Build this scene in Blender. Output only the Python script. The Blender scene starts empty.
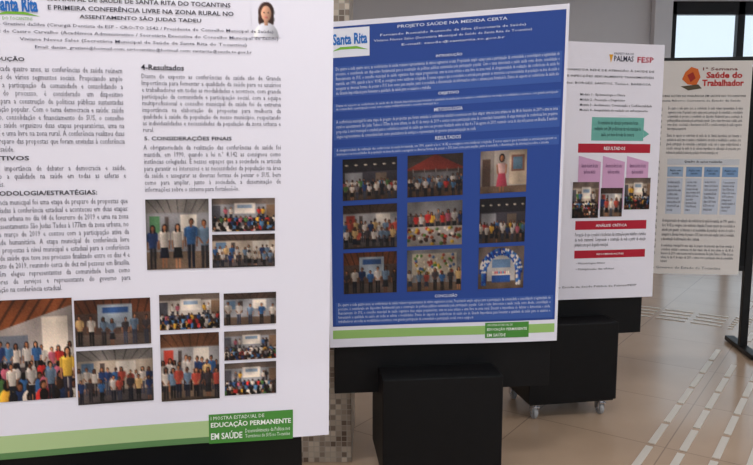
import bpy, bmesh, math, random
import numpy as np
from mathutils import Vector, Matrix
random.seed(4)
sc = bpy.context.scene
sc.view_settings.view_transform = 'Standard'
COL = sc.collection

# ------------------------------------------------------------------ materials
def lin(c):
    return tuple((x/12.92 if x <= 0.04045 else ((x+0.055)/1.055)**2.4) for x in c)
def rgb(r, g, b): return (r/255., g/255., b/255.)
def new_mat(name, col, rough=0.5, metal=0.0, spec=0.5):
    m = bpy.data.materials.new(name); m.use_nodes = True
    p = m.node_tree.nodes['Principled BSDF']
    p.inputs['Base Color'].default_value = (*lin(col), 1)
    p.inputs['Roughness'].default_value = rough
    p.inputs['Metallic'].default_value = metal
    p.inputs['Specular IOR Level'].default_value = spec
    return m
def noisy_mat(name, c1, c2, scale=8, rough=0.6, bump=0.0, spec=0.4):
    m = new_mat(name, c1, rough, 0, spec); nt = m.node_tree; p = nt.nodes['Principled BSDF']
    tc = nt.nodes.new('ShaderNodeTexCoord'); n = nt.nodes.new('ShaderNodeTexNoise')
    n.inputs['Scale'].default_value = scale; n.inputs['Detail'].default_value = 5
    mx = nt.nodes.new('ShaderNodeMix'); mx.data_type = 'RGBA'
    mx.inputs[6].default_value = (*lin(c1), 1); mx.inputs[7].default_value = (*lin(c2), 1)
    nt.links.new(tc.outputs['Object'], n.inputs['Vector']); nt.links.new(n.outputs['Fac'], mx.inputs[0])
    nt.links.new(mx.outputs[2], p.inputs['Base Color'])
    if bump:
        b = nt.nodes.new('ShaderNodeBump'); b.inputs['Strength'].default_value = bump; b.inputs['Distance'].default_value = .002
        nt.links.new(n.outputs['Fac'], b.inputs['Height']); nt.links.new(b.outputs[0], p.inputs['Normal'])
    return m

PATH_ANG = math.atan2(.822, .569)
def floor_mat():
    m = new_mat('polished_floor_tile', rgb(180,165,150), .2); nt = m.node_tree; p = nt.nodes['Principled BSDF']
    tc = nt.nodes.new('ShaderNodeTexCoord'); mp = nt.nodes.new('ShaderNodeMapping')
    mp.inputs['Rotation'].default_value = (0, 0, -PATH_ANG)
    nt.links.new(tc.outputs['Object'], mp.inputs['Vector'])
    br = nt.nodes.new('ShaderNodeTexBrick'); br.offset = 0; br.squash = 1
    br.inputs['Scale'].default_value = 1
    br.inputs['Brick Width'].default_value = .6; br.inputs['Row Height'].default_value = .6
    br.inputs['Mortar Size'].default_value = .003; br.inputs['Mortar Smooth'].default_value = .1
    br.inputs['Color1'].default_value = (*lin(rgb(184,160,138)), 1)
    br.inputs['Color2'].default_value = (*lin(rgb(178,154,132)), 1)
    br.inputs['Mortar'].default_value = (*lin(rgb(148,127,110)), 1)
    nt.links.new(mp.outputs[0], br.inputs['Vector'])
    n = nt.nodes.new('ShaderNodeTexNoise'); n.inputs['Scale'].default_value = 3.5; n.inputs['Detail'].default_value = 6
    nt.links.new(tc.outputs['Object'], n.inputs['Vector'])
    mx = nt.nodes.new('ShaderNodeMix'); mx.data_type = 'RGBA'; mx.blend_type = 'MULTIPLY'
    mx.inputs[0].default_value = .25
    cr = nt.nodes.new('ShaderNodeValToRGB'); cr.color_ramp.elements[0].position = .3; cr.color_ramp.elements[1].position = .7
    cr.color_ramp.elements[0].color = (.62,.6,.58,1)
    nt.links.new(n.outputs['Fac'], cr.inputs[0]); nt.links.new(br.outputs['Color'], mx.inputs[6]); nt.links.new(cr.outputs[0], mx.inputs[7])
    nt.links.new(mx.outputs[2], p.inputs['Base Color'])
    return m
def mosaic_mat():
    m = new_mat('mosaic_tile', rgb(170,150,130), .35); nt = m.node_tree; p = nt.nodes['Principled BSDF']
    tc = nt.nodes.new('ShaderNodeTexCoord')
    sep = nt.nodes.new('ShaderNodeSeparateXYZ'); add = nt.nodes.new('ShaderNodeMath'); cmb = nt.nodes.new('ShaderNodeCombineXYZ')
    nt.links.new(tc.outputs['Object'], sep.inputs[0]); nt.links.new(sep.outputs[0], add.inputs[0]); nt.links.new(sep.outputs[1], add.inputs[1])
    nt.links.new(add.outputs[0], cmb.inputs[0]); nt.links.new(sep.outputs[2], cmb.inputs[1])
    br = nt.nodes.new('ShaderNodeTexBrick'); br.offset = 0
    br.inputs['Scale'].default_value = 1; br.inputs['Brick Width'].default_value = .022; br.inputs['Row Height'].default_value = .022
    br.inputs['Mortar Size'].default_value = .0016; br.inputs['Color1'].default_value = (*lin(rgb(205,190,174)),1)
    br.inputs['Color2'].default_value = (*lin(rgb(92,72,60)),1); br.inputs['Mortar'].default_value = (*lin(rgb(165,156,146)),1)
    nt.links.new(cmb.outputs[0], br.inputs['Vector']); nt.links.new(br.outputs['Color'], p.inputs['Base Color'])
    return m
def glass_mat():
    m = bpy.data.materials.new('window_glass'); m.use_nodes = True; nt = m.node_tree; nt.nodes.clear()
    o = nt.nodes.new('ShaderNodeOutputMaterial'); t = nt.nodes.new('ShaderNodeBsdfTransparent'); g = nt.nodes.new('ShaderNodeBsdfGlossy')
    t.inputs[0].default_value = (.88,.94,.97,1); g.inputs['Roughness'].default_value = .02
    mx = nt.nodes.new('ShaderNodeMixShader'); mx.inputs[0].default_value = .08
    nt.links.new(t.outputs[0], mx.inputs[1]); nt.links.new(g.outputs[0], mx.inputs[2]); nt.links.new(mx.outputs[0], o.inputs[0])
    return m
def paper_mat():
    m = new_mat('printed_paper', (1,1,1), .55, 0, .25); nt = m.node_tree; p = nt.nodes['Principled BSDF']
    a = nt.nodes.new('ShaderNodeAttribute'); a.attribute_name = 'Print'
    nt.links.new(a.outputs['Color'], p.inputs['Base Color'])
    return m
def emis(name, col, s):
    m = bpy.data.materials.new(name); m.use_nodes = True; p = m.node_tree.nodes['Principled BSDF']
    p.inputs['Base Color'].default_value = (*col,1)
    p.inputs['Emission Color'].default_value = (*col,1); p.inputs['Emission Strength'].default_value = s
    return m

M_FLOOR = floor_mat(); M_MOS = mosaic_mat(); M_GLASS = glass_mat(); M_PAPER = paper_mat()
M_WALL = noisy_mat('painted_plaster', rgb(228,226,230), rgb(220,218,224), 3, .75)
M_WALL2 = noisy_mat('beige_plaster', rgb(205,195,182), rgb(196,186,172), 3, .75)
M_CEIL = noisy_mat('ceiling_paint', rgb(236,236,238), rgb(228,228,230), 3, .8)
M_BLACK = noisy_mat('black_laminate', rgb(9,9,11), rgb(15,15,18), 30, .5, .05, .22)
M_BLACKM = new_mat('black_powder_coat', rgb(14,14,16), .45, 0, .3)
M_FRAME = new_mat('dark_aluminium', rgb(36,34,36), .4, .5)
M_CHROME = new_mat('caster_chrome', rgb(200,200,205), .25, .9)
M_RUB = new_mat('caster_wheel_grey', rgb(165,165,168), .5)
M_TACT = new_mat('tactile_bar_metal', rgb(212,206,198), .42, .1)
M_TRIM = new_mat('white_trim', rgb(215,212,205), .5)

# ------------------------------------------------------------------ mesh helpers
class MB:
    def __init__(s): s.bm = bmesh.new(); s.mats = []
    def mi(s, m):
        if m not in s.mats: s.mats.append(m)
        return s.mats.index(m)
    def _fin(s, before, mat, M):
        nf = [f for f in s.bm.faces if f not in before]
        vs = {v for f in nf for v in f.verts}
        if M is not None: bmesh.ops.transform(s.bm, matrix=M, verts=list(vs))
        for f in nf: f.material_index = s.mi(mat)
    def box(s, x0,x1,y0,y1,z0,z1, mat, bev=0.0, M=None):
        before = set(s.bm.faces)
        r = bmesh.ops.create_cube(s.bm, size=1)
        bmesh.ops.transform(s.bm, matrix=Matrix.Translation(((x0+x1)/2,(y0+y1)/2,(z0+z1)/2)) @ Matrix.Diagonal((x1-x0,y1-y0,z1-z0,1)), verts=r['verts'])
        if bev:
            es = list({e for v in r['verts'] for e in v.link_edges})
            bmesh.ops.bevel(s.bm, geom=es, offset=bev, segments=2, affect='EDGES', profile=.6)
        s._fin(before, mat, M)
    def cyl(s, c, r, L, axis, mat, seg=24, bev=0.0, M=None):
        before = set(s.bm.faces)
        q = bmesh.ops.create_cone(s.bm, cap_ends=True, segments=seg, radius1=r, radius2=r, depth=L)
        R = {'x': Matrix.Rotation(math.pi/2,4,'Y'), 'y': Matrix.Rotation(math.pi/2,4,'X'), 'z': Matrix.Identity(4)}[axis]
        bmesh.ops.transform(s.bm, matrix=Matrix.Translation(c) @ R, verts=q['verts'])
        if bev:
            es = [e for e in {e for v in q['verts'] for e in v.link_edges} if any(len(f.verts) > 4 for f in e.link_faces)]
            bmesh.ops.bevel(s.bm, geom=es, offset=bev, segments=2, affect='EDGES')
        s._fin(before, mat, M)
    def obj(s, name, parent=None, smooth=False):
        me = bpy.data.meshes.new(name); s.bm.to_mesh(me); s.bm.free()
        for m in s.mats: me.materials.append(m)
        o = bpy.data.objects.new(name, me); COL.objects.link(o)
        if parent: o.parent = parent
        return o

# ------------------------------------------------------------------ room
b = MB(); b.box(-6,8,-5,9.2,-.1,0,M_FLOOR); b.obj('floor')
b = MB(); b.box(-6,8,-5,9.2,3.3,3.4,M_CEIL); b.obj('ceiling')
wx0,wx1,wz0,wz1 = 3.68,7.2,.35,3.05
b = MB()
b.box(-6,wx0,9,9.2,0,3.3,M_WALL); b.box(wx1,8,9,9.2,0,3.3,M_WALL)
b.box(wx0,wx1,9,9.2,wz1,3.3,M_WALL); b.box(wx0,wx1,9,9.2,0,wz0,M_WALL)
b.obj('wall_back')
def window(name, x0,x1,z0,z1,y,n,trans=None):
    b = MB(); t=.045
    b.box(x0,x1,y-.04,y+.04,z1-.16,z1,M_FRAME,.004); b.box(x0,x1,y-.04,y+.04,z0,z0+.08,M_FRAME,.004)
    for i in range(n+1):
        xc = x0+.04+(x1-x0-.08)*i/n
        b.box(xc-t,xc+t,y-.04,y+.04,z0,z1,M_FRAME,.004)
    if trans: b.box(x0,x1,y-.03,y+.03,trans-.03,trans+.03,M_FRAME,.003)
    b.box(x0+.02,x1-.02,y-.004,y+.004,z0+.02,z1-.02,M_GLASS)
    return b.obj(name)
window('window_1', wx0,wx1,wz0,wz1,9.08,4,1.0)
b = MB(); b.box(-6.2,-6,-5,9.2,0,3.3,M_WALL2); b.obj('wall_left')
b = MB()
b.box(8,8.2,-5,-3.5,0,3.3,M_WALL); b.box(8,8.2,8,9.2,0,3.3,M_WALL); b.box(8,8.2,-3.5,8,2.9,3.3,M_WALL); b.box(8,8.2,-3.5,8,0,.3,M_WALL)
b.obj('wall_right')
b = MB(); t=.04
for y0 in np.linspace(-3.46,7.96,8): b.box(8.04,8.12,y0-t,y0+t,.3,2.9,M_FRAME,.004)
b.box(8.04,8.12,-3.5,8,2.8,2.9,M_FRAME); b.box(8.04,8.12,-3.5,8,.3,.38,M_FRAME); b.box(8.076,8.084,-3.48,7.98,.32,2.88,M_GLASS)
b.obj('window_2')
b = MB()
b.box(-6,-5,-5.2,-5,0,3.3,M_WALL); b.box(7,8,-5.2,-5,0,3.3,M_WALL); b.box(-5,7,-5.2,-5,3.0,3.3,M_WALL); b.box(-5,7,-5.2,-5,0,.2,M_WALL)
b.obj('wall_front')
window('window_3', -5,7,.2,3.0,-5.1,8)
b = MB(); b.box(-6,8,8.98,9,0,.1,M_TRIM,.003); b.obj('baseboard_back')
b = MB(); b.box(-6,-5.98,-5,8.98,0,.1,M_TRIM,.003); b.obj('baseboard_left')
b = MB(); b.box(3.42,3.64,8.86,8.979,0,3.3,M_WALL,.006); b.obj('wall_pier')
b = MB(); b.box(-.56,-.10,2.67,3.13,0,3.3,M_MOS,.004); b.obj('mosaic_column')

M_EM = emis('added_panel_glow', (1,.98,.95), 4)  # glowing face of the added ceiling panels
for (x,y) in [(-3,-2),(0,-2),(3,-2),(-3,1.0),(0,.6),(3,1.0),(-2.8,5.5),(.5,5.5),(3.8,5.5)]:  # unseen ceiling panels, added to light the poster fronts and the hall
    b = MB(); b.box(x-.63,x+.63,y-.33,y+.33,3.25,3.3,M_TRIM,.004); b.box(x-.58,x+.58,y-.28,y+.28,3.243,3.25,M_EM)
    b.obj('added_light_panel')
    L = bpy.data.lights.new('added_fill_lamp','AREA'); L.shape='RECTANGLE'; L.size=1.15; L.size_y=.55  # added area light under each panel, carries the fill
    L.energy = 29 if y < 3 else 8
    L.color = (1,.975,.95)
    o = bpy.data.objects.new('added_fill_lamp',L); COL.objects.link(o); o.location=(x,y,3.235)

w = bpy.data.worlds.new('World'); sc.world = w; w.use_nodes = True
bg = w.node_tree.nodes['Background']; bg.inputs[0].default_value=(.9,.94,1,1); bg.inputs[1].default_value=1.3

# ------------------------------------------------------------------ tactile paving
b = MB()
d = Vector((math.cos(PATH_ANG), math.sin(PATH_ANG),0)); n = Vector((d.y,-d.x,0))
A4 = math.atan2(-.132,.951); EB = Vector((1.7275,4.266,0))
def clear(p):
    q = Matrix.Rotation(-A4,3,'Z') @ (p-EB)
    return not (abs(q.x) < .75 and -.36 < q.y < .42)
def bar(p, L, wd, ang):
    if clear(p): b.box(-L/2,L/2,-wd/2,wd/2,0,.004,M_TACT,.0015, Matrix.Translation(p) @ Matrix.Rotation(ang,4,'Z'))
P0 = Vector((1.0,2.6,0))
def bar2(p,L,wd,ang):
    q = Matrix.Rotation(-A4,3,'Z') @ (p-EB)
    if not (.40 < q.x < .68 and -.36 < q.y < .42):
        b.box(-L/2,L/2,-wd/2,wd/2,0,.004,M_TACT,.0015, Matrix.Translation(p) @ Matrix.Rotation(ang,4,'Z'))
for r in range(4):
    for i in range(-6,9):
        bar2(P0 + n*(r*.125) + d*(i*.285+.14), .25, .03, PATH_ANG)
J = P0 + d*(9*.285+.02) - n*.02
for r in range(4):
    for i in range(0,9):
        bar(J + d*(r*.105+.03) - n*(i*.24+.16), .2, .028, PATH_ANG+math.pi/2)
for i in range(6):
    for j in range(6):
        p = J + n*(j*.08) + d*(i*.075)
        b.cyl((p.x,p.y,.0025), .018, .005, 'z', M_TACT, 12, .001)
for r in range(4):
    for i in range(0,12):
        bar(J + d*(.6+i*.285) + n*(r*.125+.02), .25, .03, PATH_ANG)
b.obj('tactile_paving_strip')

# ------------------------------------------------------------------ stands
def empty(name, loc, ang):
    e = bpy.data.objects.new(name,None); COL.objects.link(e); e.location=loc; e.rotation_euler=(0,0,ang); e.empty_display_size=.1; return e
def stand(cx,cy,ang,hw,top,bx=.215,bo=0):
    e = empty('poster_display_stand',(cx,cy,0),ang)
    b = MB(); b.box(-hw,hw,.012,.042,.36,top,M_BLACK,.003)
    for sx in (-1,1): b.box(sx*.15-.025,sx*.15+.025,.043,.068,.46,1.3,M_BLACKM,.003)
    b.obj('display_panel',e)
    b = MB(); b.box(-bx+bo,bx+bo,-.13,.22,.088,.455,M_BLACK,.006)
    b.box(-bx+.01+bo,bx-.01+bo,-.12,.21,.08,.09,M_BLACKM); b.obj('base_box',e)
    i=0
    for sx in (-1,1):
        for yy in (-.085,.175):
            i+=1; b = MB(); x = sx*(bx-.05)+bo
            b.box(x-.024,x+.024,yy-.024,yy+.024,.074,.08,M_CHROME,.001)
            b.cyl((x,yy,.068),.012,.014,'z',M_CHROME,16)
            yo = yy+.012
            b.box(x-.017,x-.013,yo-.016,yo+.02,.024,.064,M_CHROME,.001); b.box(x+.013,x+.017,yo-.016,yo+.02,.024,.064,M_CHROME,.001)
            b.box(x-.017,x+.017,yy-.018,yo+.018,.058,.064,M_CHROME,.001)
            b.cyl((x,yo,.029),.029,.02,'x',M_RUB,24,.004); b.cyl((x,yo,.029),.006,.036,'x',M_CHROME,12)
            b.obj('caster_%d'%i,e)
    return e
A1 = math.atan2(.148,.7515); A2 = math.atan2(.092,.8375); A3 = math.atan2(.162,.885)
stand(-.565,1.61,A1,.385,1.70)
stand(.251,2.497,A2,.405,1.66,.215,-.03)
stand(.8815,3.231,A3,.41,1.70)
e = empty('freestanding_display_board',tuple(EB),A4)
b = MB(); b.box(-.52,.52,.012,.036,.52,1.72,M_BLACK,.003); b.obj('board_panel',e)
for i,x in enumerate((-.54,.54)):
    b = MB(); b.box(x-.022,x+.022,.005,.045,.02,1.78,M_BLACKM,.004); b.box(x-.03,x+.03,-.2,.25,.006,.035,M_BLACKM,.006)
    for yy in (-.17,.22): b.cyl((x,yy,.0035),.02,.007,'z',M_RUB,16)
    b.obj('post_%d'%(i+1),e)
b = MB(); b.box(-.54,.54,.01,.04,1.74,1.78,M_BLACKM,.004); b.box(-.54,.54,.01,.04,.5,.53,M_BLACKM,.004); b.obj('rails',e)

# ------------------------------------------------------------------ posters
def text_mesh(s, boxw, align, bold, res):
    cu = bpy.data.curves.new('t','FONT'); cu.body = s; cu.size = 1; cu.resolution_u = res
    cu.space_line = 1.0
    if boxw: cu.text_boxes[0].width = boxw
    cu.align_x = align; cu.offset = bold
    o = bpy.data.objects.new('t',cu); COL.objects.link(o)
    dg = bpy.context.evaluated_depsgraph_get(); dg.update()
    me = bpy.data.meshes.new_from_object(o.evaluated_get(dg))
    nv = len(me.vertices); co = np.zeros(nv*3); me.vertices.foreach_get('co',co); co = co.reshape(-1,3)[:,:2]
    faces = [tuple(p.vertices) for p in me.polygons]
    bpy.data.objects.remove(o); bpy.data.curves.remove(cu); bpy.data.meshes.remove(me)
    return co, faces

class Poster:
    def __init__(s, origin, ang, quad, name, wave, fx, fy, paper):
        s.o=origin; s.ang=ang; s.quad=quad; s.name=name; s.wave=wave; s.fx=fx; s.fy=fy
        s.V=[]; s.F=[]; s.C=[]; s.nv=0; s.dark=1.0
        s.grid(0,0,1,1,paper,0,60,80)
    def P(s,S,T,off):
        TL,TR,BL,BR = s.quad
        u = (TL[0]*(1-S)+TR[0]*S)*(1-T)+(BL[0]*(1-S)+BR[0]*S)*T
        z = (TL[1]*(1-S)+TR[1]*S)*(1-T)+(BL[1]*(1-S)+BR[1]*S)*T
        a,ph = s.wave
        wv = a*(.5+.5*np.sin(5.5*S+2.2*T+ph)) + a*.5*(.5+.5*np.sin(9*T-3*S+ph*2)) + a*1.6*np.clip(T-.85,0,1)/.15*(.5+.5*np.sin(7*S+ph))
        return np.stack([u, -(wv+off)-.001, z],-1)
    def add(s, S,T,faces,cols,off):
        s.V.append(s.P(S,T,off)); s.C.append(np.broadcast_to(cols,(len(S),3)))
        s.F += [tuple(i+s.nv for i in f) for f in faces]; s.nv += len(S)
    def grid(s,s0,t0,s1,t1,col,off,nx,ny):
        gs,gt = np.meshgrid(np.linspace(s0,s1,nx),np.linspace(t0,t1,ny))
        gs = gs.clip(0,1)
        F=[]
        for j in range(ny-1):
            for i in range(nx-1):
                a=j*nx+i; F.append((a,a+nx,a+nx+1,a+1))
        c = np.array(col)
        if c.ndim==3: c=c.reshape(-1,3)
        s.add(gs.ravel(),gt.ravel(),F,c,off)
    def rect(s,x0,y0,x1,y1,col,lay=1):
        a,b_,c,d_ = s.fx(x0),s.fy(y0),s.fx(x1),s.fy(y1)
        s.grid(a,b_,c,d_,col,.0006*lay,max(3,int(abs(c-a)*50)+2),max(3,int(abs(d_-b_)*60)+2))
    def poly(s,pts,col,lay=2):
        S=np.array([s.fx(p[0]) for p in pts]);T=np.array([s.fy(p[1]) for p in pts])
        s.add(S,T,[tuple(range(len(pts)-1,-1,-1))],np.array(col),.0006*lay)
    def photo(s,x0,y0,x1,y1,kind,seed,nx=72,ny=50,lay=3):
        img = paint(kind,seed,nx,ny)
        if kind!='portrait':
            img = (img**1.12*s.dark*np.array([1.07,.98,.88])).clip(0,1)
        s.grid(s.fx(x0),s.fy(y0),s.fx(x1),s.fy(y1),img,.0006*lay,nx,ny)
    def text(s,x0,y0,x1,y1,body,col,cpl=0,align='JUSTIFY',bold=0.0,res=1,lay=4):
        co,F = text_mesh(body, cpl*.56 if cpl else 0, align if cpl else 'LEFT', bold*.45, res)
        mn=co.min(0); mx=co.max(0)
        W = (cpl*.56 if (cpl and align=='JUSTIFY') else mx[0]-mn[0])
        X = (co[:,0]-mn[0])/W; Y=(mx[1]-co[:,1])/(mx[1]-mn[1])
        S = s.fx(x0)+(s.fx(x1)-s.fx(x0))*X; T = s.fy(y0)+(s.fy(y1)-s.fy(y0))*Y
        s.add(S,T,F,np.array(col),.0006*lay)
    def build(s):
        me = bpy.data.meshes.new(s.name)
        V = np.concatenate(s.V); me.from_pydata(V.tolist(),[],s.F)
        C = np.concatenate(s.C); 
        L = np.where(C<=.04045,C/12.92,((C+.055)/1.055)**2.4)
        at = me.color_attributes.new('Print','FLOAT_COLOR','POINT')
        at.data.foreach_set('color',np.concatenate([L,np.ones((len(L),1))],1).ravel())
        me.materials.append(M_PAPER)
        o = bpy.data.objects.new(s.name,me); COL.objects.link(o)
        o.location=(s.o[0],s.o[1],0); o.rotation_euler=(0,0,s.ang)
        return o

# --- little photograph painter (prints on the posters)
PAL=[rgb(228,230,238),rgb(214,218,230),rgb(236,236,242),rgb(62,112,180),rgb(90,140,196),rgb(44,70,130),rgb(38,40,52),rgb(200,60,60),rgb(230,190,80),rgb(90,140,90),rgb(190,110,140),rgb(120,120,135),rgb(225,228,236)]
def paint(kind, seed, w, h):
    R = random.Random(seed); SS=3; W=w*SS; H=h*SS
    img = np.zeros((H,W,3)); yy,xx = np.mgrid[0:H,0:W]; X=xx/W; Y=yy/H; asp=w/h
    def rect(x0,y0,x1,y1,c): img[(X>=x0)&(X<x1)&(Y>=y0)&(Y<y1)] = c
    def ell(cx,cy,rx,ry,c):
        m = ((X-cx)/rx)**2+((Y-cy)/ry)**2<1
        sh = (1-.28*((X[m]-cx)/rx+.3*(Y[m]-cy)/ry))[:,None]
        img[m] = np.array(c)*sh
    def quad(x0a,x1a,y0,x0b,x1b,y1,c):
        t=(Y-y0)/(y1-y0); l=x0a+(x0b-x0a)*t; r=x1a+(x1b-x1a)*t
        m=(t>=0)&(t<1)&(X>=l)&(X<r); q=((X-l)/np.maximum(r-l,1e-6))[m]
        img[m]=np.array(c)*(1.08-.35*q)[:,None]
    skins=[rgb(140,96,74),rgb(176,126,98),rgb(105,70,54),rgb(198,150,122),rgb(160,112,86)]
    hairs=[rgb(26,19,18),rgb(40,28,24),rgb(62,42,32),rgb(20,16,18)]
    def person(cx,base,ht,shirt,pants,female=None):
        sk=R.choice(skins); hr=R.choice(hairs); u=ht/asp; lean=R.uniform(-.01,.01)
        fem = R.random()<.5 if female is None else female
        if fem and R.random()<.4: quad(cx-u*.075,cx+u*.075,base-ht*.52,cx-u*.12,cx+u*.12,base-ht*.22,pants); rect(cx-u*.06,base-ht*.22,cx-u*.02,base,sk); rect(cx+u*.02,base-ht*.22,cx+u*.06,base,sk)
        else:
            quad(cx-u*.085,cx-u*.005,base-ht*.52,cx-u*.07,cx-u*.015,base,pants); quad(cx+u*.005,cx+u*.085,base-ht*.52,cx+u*.02,cx+u*.075,base,pants)
        quad(cx-u*.12,cx+u*.12,base-ht*.82,cx-u*.085,cx+u*.085,base-ht*.47,shirt)
        ell(cx+lean,base-ht*.80,u*.115,ht*.045,shirt)
        quad(cx-u*.15,cx-u*.105,base-ht*.80,cx-u*.15,cx-u*.10,base-ht*.62,shirt); quad(cx+u*.105,cx+u*.15,base-ht*.80,cx+u*.10,cx+u*.15,base-ht*.62,shirt)
        if R.random()<.5:
            quad(cx-u*.145,cx-u*.11,base-ht*.63,cx-u*.07,cx-u*.02,base-ht*.5,sk); quad(cx+u*.11,cx+u*.145,base-ht*.63,cx+u*.02,cx+u*.07,base-ht*.5,sk)
        else:
            quad(cx-u*.148,cx-u*.115,base-ht*.63,cx-u*.135,cx-u*.105,base-ht*.43,sk); quad(cx+u*.115,cx+u*.148,base-ht*.63,cx+u*.105,cx+u*.135,base-ht*.43,sk)
        rect(cx-u*.02,base-ht*.87,cx+u*.02,base-ht*.81,sk)
        ell(cx+lean,base-ht*.925,u*(.066 if fem else .054),ht*.072,hr)
        if fem: ell(cx-u*.045+lean,base-ht*.87,u*.026,ht*.07,hr); ell(cx+u*.045+lean,base-ht*.87,u*.026,ht*.07,hr)
        ell(cx+lean,base-ht*.91,u*.04,ht*.056,sk)
    def crowd(n,base,ht,pal=None,jit=.02):
        pal = pal or PAL; ids=list(range(n)); R.shuffle(ids)
        for i in ids: person((i+.5)/n+R.uniform(-jit,jit),base+R.uniform(-.01,.02),ht*R.uniform(.9,1.07),R.choice(pal),R.choice([rgb(28,34,58),rgb(45,45,55),rgb(24,24,30),rgb(70,80,110)]))
    def seats(y0,rows,n0,s0,ds):
        for row in range(rows):
            s_=s0+row*ds; n=max(3,n0-row)
            for i in range(n):
                cx=(i+.5+R.uniform(-.3,.3))/n; cy=y0+row*.105+R.uniform(-.015,.015)
                ell(cx,cy+s_*1.9,s_*1.05/asp*1.3,s_*1.5,R.choice(PAL)); ell(cx,cy,s_*.48/asp*1.3,s_*.78,R.choice(hairs))
                if R.random()<.35: ell(cx+s_*.08,cy+s_*.15,s_*.3/asp*1.3,s_*.5,R.choice(skins))
    wall = R.choice([rgb(178,186,204),rgb(160,170,190),rgb(196,192,190),rgb(150,158,176),rgb(206,208,216)])
    flo = R.choice([rgb(112,98,90),rgb(98,94,102),rgb(132,118,108)])
    UNI=[rgb(228,230,238),rgb(62,112,180),rgb(214,218,230),rgb(228,230,238),rgb(44,70,130),rgb(120,150,190),rgb(190,90,80),rgb(70,66,76),rgb(220,196,150)]
    if kind in('group','standing','few'):
        cc=R.choice([rgb(120,84,62),rgb(140,142,150),rgb(84,70,66)])
        img[:] = wall; rect(0,0,1,.2,cc)
        for i in range(7): quad(i*.16,i*.16+.02,.0,.2+i*.1,.21+i*.1,.2,np.array(cc)*.65)
        q=R.uniform(.45,.65)
        rect(q,.22,q+.26,.5,rgb(236,240,248)); rect(.06,.24,.22,.5,R.choice([rgb(110,145,190),rgb(190,80,70),rgb(90,140,110)])); rect(.3,.25,.36,.6,rgb(90,84,88))
        rect(0,.74,1,1,flo)
        if kind=='few':
            crowd(5,.97,.68,UNI); 
        else:
            crowd(11,.84,.5,UNI); crowd(8,.99,.5,UNI,.03)
            ell(.5,.99,.5,.05,np.array(flo)*.6)
    elif kind=='audience':
        img[:] = wall; rect(0,0,1,.18,rgb(126,118,118)); rect(.35,.15,.68,.46,rgb(236,240,250)); rect(.4,.2,.63,.3,rgb(150,180,220)); rect(0,.22,.14,.6,rgb(96,100,118)); rect(.85,.2,1,.6,rgb(140,120,105)); rect(0,.58,1,1,rgb(70,66,76))
        for cx in (.22,.3,.74,.8): person(cx,.66,.4,R.choice(PAL),rgb(40,40,60))
        seats(.56,5,12,.045,.016)
    elif kind=='pair':
        img[:] = rgb(92,76,72); rect(0,0,1,.3,rgb(116,72,50))
        for i in range(9): quad(i*.12,i*.12+.02,0,.1+i*.1,.12+i*.1,.3,rgb(74,46,34))
        rect(.3,.12,.75,.6,rgb(170,192,222)); rect(.36,.18,.7,.3,rgb(60,100,170)); rect(0,.75,1,1,rgb(110,100,100))
        crowd(7,.97,.62,UNI)
    elif kind=='bigroom':
        img[:] = rgb(176,176,186)
        img[(Y<.42-.35*X)] = rgb(150,92,58)
        for i in range(9):
            m=(Y<.42-.35*X)&(np.abs((X+Y*.6)*9%1-.5)<.12); img[m]=rgb(92,58,40)
        rect(.72,.18,.95,.55,rgb(244,244,248)); rect(.32,.35,.6,.6,rgb(120,132,156)); rect(.1,.45,.2,.62,rgb(235,235,240)); rect(0,.66,1,1,rgb(78,72,80))
        crowd(13,.78,.36,PAL); seats(.64,4,11,.038,.014)
        for i in range(5): person(.1+i*.17,1.04,.42,R.choice(UNI),rgb(35,40,60))
        person(.93,1.04,.56,rgb(236,206,96),rgb(60,60,90),True)
    elif kind=='dark_hall':
        img[:] = rgb(76,76,92); rect(0,0,1,.32,rgb(48,46,56)); rect(.05,.34,.36,.6,rgb(150,158,176)); rect(.6,.36,.8,.58,rgb(120,110,105)); rect(0,.75,1,1,rgb(90,78,72))
        for i in range(6): ell(.08+i*.17,.16,.03,.02,rgb(235,235,230))
        crowd(14,.86,.36); crowd(9,.98,.42)
    elif kind=='woman':
        img[:] = rgb(176,176,182); rect(0,0,.3,1,rgb(150,148,154)); rect(.62,.05,1,.8,rgb(196,188,180)); rect(0,.82,1,1,rgb(125,108,98))
        rect(.66,.12,.94,.5,rgb(130,100,96)); rect(.7,.17,.9,.45,rgb(90,120,150)); rect(.05,.2,.22,.82,rgb(96,80,74))
        quad(.39,.53,.52,.34,.58,.84,rgb(196,84,116)); quad(.37,.55,.3,.40,.52,.53,rgb(226,196,206))
        rect(.41,.84,.44,.96,skins[1]); rect(.48,.84,.51,.96,skins[1]); ell(.46,.18,.06,.1,rgb(30,20,20)); ell(.46,.19,.038,.07,skins[1]); quad(.34,.37,.33,.36,.39,.55,skins[1]); quad(.54,.57,.33,.53,.56,.55,skins[1])
    elif kind=='table':
        img[:] = rgb(104,98,104); rect(0,0,1,.3,rgb(150,156,170)); crowd(10,.7,.5)
        rect(0,.56,1,1,rgb(186,188,198))
        for i in range(60): 
            yv=R.uniform(.6,.95); ell(R.uniform(.02,.98),yv,.018+.02*yv,.02+.02*yv,R.choice([rgb(180,60,50),rgb(214,180,70),rgb(90,130,70),rgb(160,84,54),rgb(230,230,234),rgb(66,48,44),rgb(120,60,50)]))
    elif kind=='tent':
        img[:] = rgb(84,74,74); img[(Y<.36)&(np.abs(X-.5)<Y*1.5)]=rgb(150,66,58)
        for i in range(5): rect(.1+i*.2,.33,.115+i*.2,.75,rgb(150,150,156))
        rect(0,.75,1,1,rgb(104,84,72)); rect(.1,.42,.9,.58,rgb(120,124,138)); crowd(12,.86,.38); crowd(8,.98,.42)
    elif kind=='mural':
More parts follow.
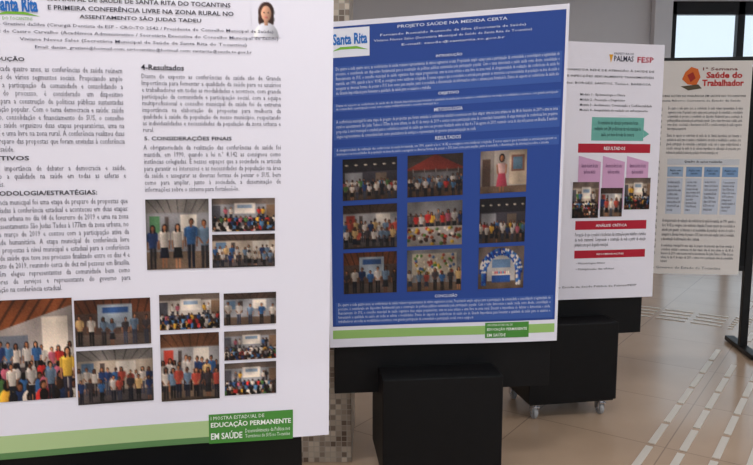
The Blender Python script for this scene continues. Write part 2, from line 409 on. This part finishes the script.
        img[:] = rgb(140,146,160); rect(.1,.1,.9,.6,rgb(205,204,200))
        for i in range(60): ell(R.uniform(.14,.86),R.uniform(.14,.56),.025,.035,R.choice([rgb(90,140,70),rgb(200,172,74),rgb(176,76,70),rgb(76,112,180),rgb(230,230,230)]))
        rect(0,.78,1,1,rgb(128,112,102)); crowd(7,.97,.5,UNI)
    elif kind=='balloons':
        img[:] = rgb(120,112,114); rect(.2,.2,.8,.8,rgb(196,204,220)); rect(.3,.3,.7,.5,rgb(120,160,215)); rect(0,.82,1,1,rgb(118,104,96))
        for a in np.linspace(math.pi,2*math.pi,34):
            for q in range(4): ell(.5+(.33+.04*q)*math.cos(a)+R.uniform(-.01,.01),.6+(.42+.035*q)*math.sin(a),.024,.034,R.choice([rgb(36,84,196),rgb(56,126,216),rgb(225,232,245),rgb(28,56,150)]))
        for y_ in np.linspace(.6,.88,7):
            for x_ in (.1,.15,.85,.9): ell(x_,y_,.03,.035,R.choice([rgb(36,84,196),rgb(56,126,216),rgb(225,232,245)]))
        rect(.3,.64,.7,.84,rgb(54,100,190)); rect(.3,.64,.7,.67,rgb(235,238,245))
        for i in range(9): ell(.33+i*.042,.61,.018,.035,R.choice([rgb(240,240,245),rgb(214,120,140),rgb(90,150,210)]))
    elif kind=='portrait':
        img[:] = rgb(232,230,243); ell(.5,.34,.27,.27,rgb(60,38,32)); ell(.36,.52,.13,.2,rgb(60,38,32)); ell(.64,.52,.13,.2,rgb(60,38,32)); ell(.5,1.0,.42,.4,rgb(206,206,216)); quad(.42,.58,.5,.44,.56,.68,rgb(200,150,122)); ell(.5,.37,.17,.2,rgb(208,158,130)); ell(.43,.35,.025,.018,rgb(40,25,20)); ell(.57,.35,.025,.018,rgb(40,25,20)); ell(.5,.47,.06,.018,rgb(190,90,90))
    rs = np.random.RandomState(seed)
    if kind!='portrait':
        lf = rs.uniform(.72,1.18,(5,7)); gy=np.linspace(0,4,H); gx=np.linspace(0,6,W)
        a=np.clip(gy.astype(int),0,3); c=np.clip(gx.astype(int),0,5); fy_=(gy-a)[:,None]; fx_=(gx-c)[None,:]
        L = (lf[a][:,c]*(1-fy_)*(1-fx_)+lf[a+1][:,c]*fy_*(1-fx_)+lf[a][:,c+1]*(1-fy_)*fx_+lf[a+1][:,c+1]*fy_*fx_)
        img = img*L[...,None]
        img = img + rs.normal(0,.05,(H,W,1)) + rs.normal(0,.02,(H,W,3))
        img *= (1-.5*((X-.5)**2+(Y-.5)**2))[...,None]
    img = img.reshape(h,SS,w,SS,3).mean((1,3)).clip(0,1)
    return img

LOREM = ("De quatro a cada quatro anos, as conferências de saúde reúnem representantes de vários segmentos sociais. Propiciando amplo espaço para a participação da comunidade e consolidando a legitimidade do processo, é considerado um dispositivo fundamental para a construção de políticas públicas sustentadas pela participação popular. Com o tema democracia e saúde: saúde como direito, consolidação e financiamento do SUS, o conselho municipal de saúde organizou duas etapas preparatórias, uma na zona urbana e uma livre na zona rural. ")
LOR1 = LOREM + "A conferência realizou duas etapas de preparo das propostas que foram enviadas à conferência estadual de saúde. "
OBJ = "Discutir a importância de debater a democracia e saúde, fomentando a qualidade na saúde em todas as esferas e modalidades. "
MET = ("A conferência municipal foi uma etapa de preparo de propostas que foram enviadas à conferência estadual e aconteceu em duas etapas: uma na zona urbana no dia 08 de fevereiro de 2019 e uma na zona rural no assentamento São Judas Tadeu à 177km da zona urbana, no dia 01 de março de 2019 e contou com a participação ativa da comunidade humanitária. A etapa municipal de conferência livre preparou propostas à nível municipal e estadual para a conferência nacional de saúde que teve seu processo finalizado entre os dias 4 e 7 de agosto de 2019, reunindo cerca de dez mil pessoas em Brasília. E também elegeu representantes da comunidade bem como prestadores de serviços e representante do governo para participação na conferência estadual. ")
RES = "Diante do exposto as conferências de saúde são de Grande Importância para fomentar a qualidade da saúde para os usuários e trabalhadores em todas as modalidades e acontece, com grande participação da comunidade e participação social, com a equipe multiprofissional e conselho municipal de saúde foi de extrema importância na elaboração de propostas para melhoria da qualidade à saúde da população de nosso município, respeitando as individualidades e necessidades da população da zona urbana e rural. "
CONS = "A obrigatoriedade da realização das conferências de saúde foi mantida, em 1990, quando a lei n.º 8.142 as consignou como instâncias colegiadas. É nesses espaços que a sociedade se articula para garantir os interesses e as necessidades da população na área da saúde e assegurar as diversas formas de pensar o SUS, bem como para ampliar, junto à sociedade, a disseminação de informações sobre o sistema para fortalecê-lo. "

INK=rgb(70,70,90); BLK=rgb(42,42,56)
GRN=rgb(122,178,70); DGRN=rgb(74,140,60)

# ============ poster 1  (layout rulers: position across the sheet for header / text / picture zones)
FH=lambda x: float(np.interp(x,[-97,56,198,334],[0,.3333,.6667,1]))
FT=lambda x: float(np.interp(x,[-82,65.3,202.9,331],[0,.3333,.6667,1]))
FB=lambda x: float(np.interp(x,[-71.6,70.8,204,328],[0,.3333,.6667,1]))
p = Poster((-1.006,1.523), A1,
     [(0,1.74),(.925,1.74),(0,.54),(.90,.54)], 'research_poster', (.005,.6),
     FH, lambda v:1-(.2545*(440-v)-.0000375*(440-v)**2)/120, rgb(232,230,243))
p.dark=.95
T=p.text
T(60,-20,225,-13,'RELATO DE EXPERIÊNCIA: PRIMEIRA CONFERÊNCIA',BLK,bold=.02)
T(52,-8,225,-2,'PARTICIPAÇÃO SOCIAL NA PRIMEIRA CONFERÊNCIA',BLK,bold=.02)
T(50,1,229,6.5,'MUNICIPAL DE SAÚDE DE SANTA RITA DO TOCANTINS',BLK,bold=.03,res=2)
T(50,9.5,232,15,'E PRIMEIRA CONFERÊNCIA LIVRE NA ZONA RURAL NO',BLK,bold=.03,res=2)
T(80,18,200,23.5,'ASSENTAMENTO SÃO JUDAS TADEU',BLK,bold=.03,res=2)
T(-20,28,272,32,'Danielle Graziani daSilva (Cirurgiã Dentista da ESF - CRO-TO 2542 / Presidente do Conselho Municipal de Saúde)',INK,bold=.01)
T(-28,35,277,39,'Maria Ruiz de Castro Carvalho (Acadêmica Administrativo / Secretária Executiva do Conselho Municipal de Saúde)',INK,bold=.01)
T(20,42,245,46,'Viviane Neves Sales (Secretária Municipal de Saúde de Santa Rita do Tocantins)',INK,bold=.01)
T(35,49,250,53,'Email: danizn_graziani@hotmail.com; ssrtocantins@hotmail.com; santarita@saude.to.gov.br',INK,bold=.01)
p.photo(250,-3,279,35,'portrait',3,30,38)
T(-2,4,40,18,'Santa Rita',rgb(40,110,190),bold=.08,res=2)
p.poly([(-6,22),(8,18),(26,18),(42,22),(26,20.5),(8,20.5)],rgb(120,180,60))
T(4,23,34,26,'DO TOCANTINS',rgb(90,150,60))
p.fx=FT
T(-18,60,34,65.5,'INTRODUÇÃO',BLK,bold=.04,res=2)
T(-22,69,127,150,LOR1,INK,cpl=49)
T(-18,154,33,159.5,'OBJETIVOS',BLK,bold=.04,res=2)
T(-22,163,127,183,OBJ,INK,cpl=49)
T(-14,186,98,191.5,'METODOLOGIA/ESTRATÉGIAS:',BLK,bold=.04,res=2)
T(-22,195,128,284,MET,INK,cpl=50)
T(145,65,187,70.5,'4-Resultados',BLK,bold=.04,res=2)
T(145,74,280,131,RES,INK,cpl=48)
T(146,134.5,232,140,'5. CONSIDERAÇÕES FINAIS',BLK,bold=.04,res=2)
T(145,143.5,280,191,CONS,INK,cpl=49)
ph=p.photo
ph(145,197,209,266,'few',11,64,66); ph(212,197,274,230,'audience',12,64,36); ph(212,233,274,266,'group',13,64,36)
p.fx=FB
ph(-40,290,74,386,'bigroom',14,120,96); ph(76,293,150,338,'pair',15,76,44); ph(76,342,151,394,'group',16,76,52)
ph(159,291,219,326,'audience',17,60,36); ph(223,292,274,324,'few',18,52,34); ph(159,330,218,396,'standing',19,60,62)
ph(223,330,274,359,'audience',20,52,30); ph(223,362,274,394,'audience',21,52,32)
p.rect(-75,418,207,434,rgb(176,200,146)); p.rect(-75,434,207,440,rgb(96,136,86))
p.rect(207,412,291,441,DGRN,2)
T(209,414,262,417.5,'I MOSTRA ESTADUAL DE',rgb(235,240,235)); T(209,419,289,426,'EDUCAÇÃO PERMANENTE',rgb(240,245,240),bold=.05,res=2)
T(209,429,240,437,'EM SAÚDE',rgb(240,245,240),bold=.05,res=2); T(243,428,288,432,'Desenvolvimento da Política nos',rgb(230,240,230)); T(243,433.5,288,437,'Territórios do SUS no Tocantins',rgb(230,240,230))
p.build()

# ============ poster 2
BLU=rgb(42,72,148); PW=rgb(206,214,236); LB=rgb(60,92,166)
p = Poster((-.1675,2.451),A2,[(-.005,1.675),(.85,1.755),(0,.54),(.8425,.54)],'research_poster',(.004,2.1),
    lambda x:(x-332)/230, lambda y:(y-12)/331, rgb(228,227,240))
T=p.text; ph=p.photo
p.rect(335,17,559,321,BLU,1)
T(398,19,502,23.5,'PROJETO SAÚDE NA MEDIDA CERTA',PW,bold=.03,res=2)
T(382,27,520,30,'Fernando Romaldo Rezende da Silva (Secretaria de Saúde)',PW,bold=.01)
T(376,32,526,35,'Viviane Neves Sales (Secretária Municipal de Saúde de Santa Rita do Tocantins)',PW,bold=.01)
T(402,37.5,500,40.5,'E-mail: saude@santarita.to.gov.br',PW,bold=.01)
p.rect(336,19,372,47,rgb(226,228,240),2)
T(338,24,370,35,'Santa Rita',rgb(40,110,190),bold=.08,res=2,lay=4)
p.poly([(337,41),(345,37),(360,37),(371,41),(360,39.5),(345,39.5)],rgb(120,180,60),3)
def head(y,s):
    wd=len(s)*2.5
    T(447-wd/2,y-1.8,447+wd/2,y+1.8,s,PW,bold=.04,res=2)
def block(y0,y1,t):
    p.rect(338,y0-.7,556.5,y1+.7,LB,2); T(340.5,y0,554,y1,t,PW,cpl=150)
head(52,'INTRODUÇÃO'); block(56.5,84.5,(LOREM+CONS+RES)[:1080])
head(88.7,'OBJETIVO'); block(93,99.5,RES[:290])
head(104,'METODOLOGIA'); block(108.5,127.5,(MET)[:720])
head(132,'RESULTADOS'); block(136.5,144.5,(CONS)[:400])
cols=[(346,398),(408,462),(479,525)]; rows=[(148,190),(195,240),(244,287)]
K=[['dark_hall','tent','woman'],['group','table','dark_hall'],['pair','mural','balloons']]
for r in range(3):
    for c in range(3):
        x0,x1=cols[c]; y0,y1=rows[r]
        p.dark = .98 if K[r][c] in ('woman','balloons') else .82
        ph(x0,y0,x1,y1,K[r][c],40+r*3+c,60,46)
head(292,'CONCLUSÃO'); block(296.5,318,(LOREM+OBJ+RES)[:900])
p.rect(335,325,487,334,rgb(150,190,110),1)
p.rect(487,322,532,338,DGRN,2); T(489,323.5,515,325.5,'I MOSTRA ESTADUAL DE',rgb(235,240,235)); T(489,327,530,331,'EDUCAÇÃO PERMANENTE',rgb(240,245,240),bold=.03); T(489,332.5,508,336.5,'EM SAÚDE',rgb(240,245,240),bold=.03)
p.rect(532,325,559,334,rgb(150,190,110),1)
p.build()

# ============ poster 3
RED=rgb(176,32,52)
p = Poster((.439,3.15),A3,[(0,1.73),(.905,1.72),(0,.54),(.90,.54)],'research_poster',(.003,1.0),
    lambda x:.51+.49*(x-566)/92, lambda y:(y-42)/255, rgb(230,227,238))
T=p.text; ph=p.photo
T(606,54,626,59.5,'PALMAS',rgb(60,60,80),bold=.03); p.poly([(601,53),(605,53),(603,61)],rgb(220,160,40)); T(630,54.5,647,60,'FESP',rgb(190,30,60),bold=.03); T(606,51,626,53,'PREFEITURA DE',rgb(80,80,100))
T(480,67,648,70,'EDUCAÇÃO PERMANENTE DE PROFISSIONAIS DA REDE DE ATENÇÃO À SAÚDE DE',BLK,bold=.01)
T(480,73,648,76,'PALMAS EM HIV/AIDS, HEPATITES VIRAIS E INFECÇÕES SEXUALMENTE TRANSMISSÍVEIS',BLK,bold=.01)
T(500,80,645,82.6,'Autores: NEVES, ALVES, Mendes; BORGES; SANTOS, Tatiane; BARBOSA',BLK)
for i,s_ in enumerate(['Módulo 1 - Epidemiologia e Clínica','Módulo 2 - Prevenção e Diagnóstico','Módulo 3 - Acolhimento, Comunicação e Confidencialidade','Módulo 4 - Integralidade do cuidado em enfrentamento']):
    T(573,91+i*5,573+len(s_)*1.35,94+i*5,s_,BLK,bold=.01)
p.rect(586,114,640,137,rgb(110,175,165)); T(589,117,637,134,'Os seminários de educação permanente foram realizados com 280 profissionais da rede municipal de saúde, por meio de rodas de conversa',rgb(30,50,60),cpl=40,align='CENTER')
p.poly([(640,126),(646,130),(640,134)],rgb(110,175,165))
def rb(y0,y1,s_,x0=573,x1=648):
    p.rect(x0,y0,x1,y1,RED,1); wd=len(s_)*2.2; c=(x0+x1)/2; T(c-wd/2,y0+2.8,c+wd/2,y1-2.8,s_,rgb(240,230,235),bold=.04)
rb(140,149,'RESULTADOS')
for i in range(3):
    x=573+i*25
    p.poly([(x+1,152),(x+24,158),(x+24,205),(x+1,199)],rgb(206,160,196),2)
    T(x+4,159.5,x+21,171,'Aumento da oferta de testes rápidos nas unidades',rgb(80,40,90),cpl=22,align='CENTER')
ph(569,178,596,214,'audience',71,34,42,4); ph(598,184,621,213,'few',72,30,34,4); ph(623,174,650,206,'audience',73,34,36,4)
rb(217,226,'ANÁLISE CRÍTICA')
T(573,229,648,244,'Percepção de que é possível e há abertura das instituições para trabalhar a temática de modo transversal. Compreensão e construção de rede a partir da atenção primária com apoio da gestão municipal.',BLK,cpl=62)
rb(247,255,'RECOMENDAÇÕES')
T(575,259,605,261.6,'• Metodologias Ativas',BLK); T(575,265,615,267.6,'• Multiplicação das oficinas',BLK)
T(480,283,640,285.6,'Secretaria Municipal de Saúde, Fundação Escola de Saúde Pública de Palmas/FESP',rgb(60,60,70))
rb(90,99,'INTRODUÇÃO',484,558); T(484,103,558,136,LOREM[:400],BLK,cpl=50); rb(140,149,'OBJETIVOS',484,558); T(484,153,558,175,OBJ*2,BLK,cpl=50)
rb(180,189,'METODOLOGIA',484,558); T(484,193,558,250,MET,BLK,cpl=50)
p.build()

# ============ poster 4
CRM=rgb(230,225,222)
p = Poster((1.252,4.332),A4,[(0,1.765),(.965,1.755),(0,.477),(.96,.477)],'research_poster',(.003,3.0),
    lambda x:.505+.495*(x-657)/88, lambda y:(y-59)/215, CRM)
T=p.text; ph=p.photo
T(694,65.5,730,68.5,'1ª Semana',rgb(120,50,50),bold=.03); T(698,70,735,76,'Saúde do',rgb(196,40,40),bold=.07,res=2); T(694,77.5,737,83.8,'Trabalhador',rgb(196,40,40),bold=.07,res=2)
p.poly([(676,70),(682,65),(689,67),(692,75),(688,83),(679,82),(673,77)],rgb(222,110,46)); p.poly([(678,73),(684,70),(687,76),(682,80)],rgb(170,50,40),3)
p.poly([(672,84),(690,82),(694,86),(680,88)],rgb(90,80,60),3)
T(575,92,740,94.8,'SAÚDE DO TRABALHADOR E CEREST: REFLEXÕES SOBRE AÇÕES DE VIGILÂNCIA EM SAÚDE NO TOCANTINS',BLK,bold=.02)
T(590,97,735,99.6,'Autores: Maria Aparecida; João Batista Ribeiro; Secretaria de Estado da Saúde',INK)
T(660,104,738,128,LOREM[:480],INK,cpl=70); T(660,131,738,152,RES[:420],INK,cpl=70)
GR=rgb(120,120,130)
p.rect(662,156,738,162,rgb(208,212,220),1); T(680,157.5,720,160.3,'Quadro de ações realizadas',BLK,bold=.02)
for i,x in enumerate([662,682,701,720]):
    p.rect(x+.6,164,x+17.4,174,rgb(130,164,206) if i else rgb(160,184,214),1)
    T(x+3,166.5,x+15,171.5,'Ação em saúde',BLK,cpl=9,align='CENTER')
    p.rect(x+.6,175.5,x+17.4,212,rgb(204,212,228),1)
    T(x+2,178,x+16,209,MET[i*60:i*60+200],INK,cpl=22,align='LEFT')
T(660,217,738,240,CONS[:400],INK,cpl=66); T(660,243,738,262,MET[:340],INK,cpl=66)
T(575,104,654,150,MET[:600],INK,cpl=62); T(575,156,654,262,(LOREM+MET)[:1200],INK,cpl=62)
T(610,266,725,268.6,'Secretaria da Saúde - Governo do Estado do Tocantins',GR)
p.build()

# ------------------------------------------------------------------ camera
cam = bpy.data.cameras.new('camera'); cam.sensor_width=36; cam.sensor_fit='HORIZONTAL'; cam.lens=700/753*36
co = bpy.data.objects.new('camera',cam); COL.objects.link(co); co.location=(0,0,1.26); co.rotation_euler=(math.radians(90-7.08),0,0)
sc.camera=co
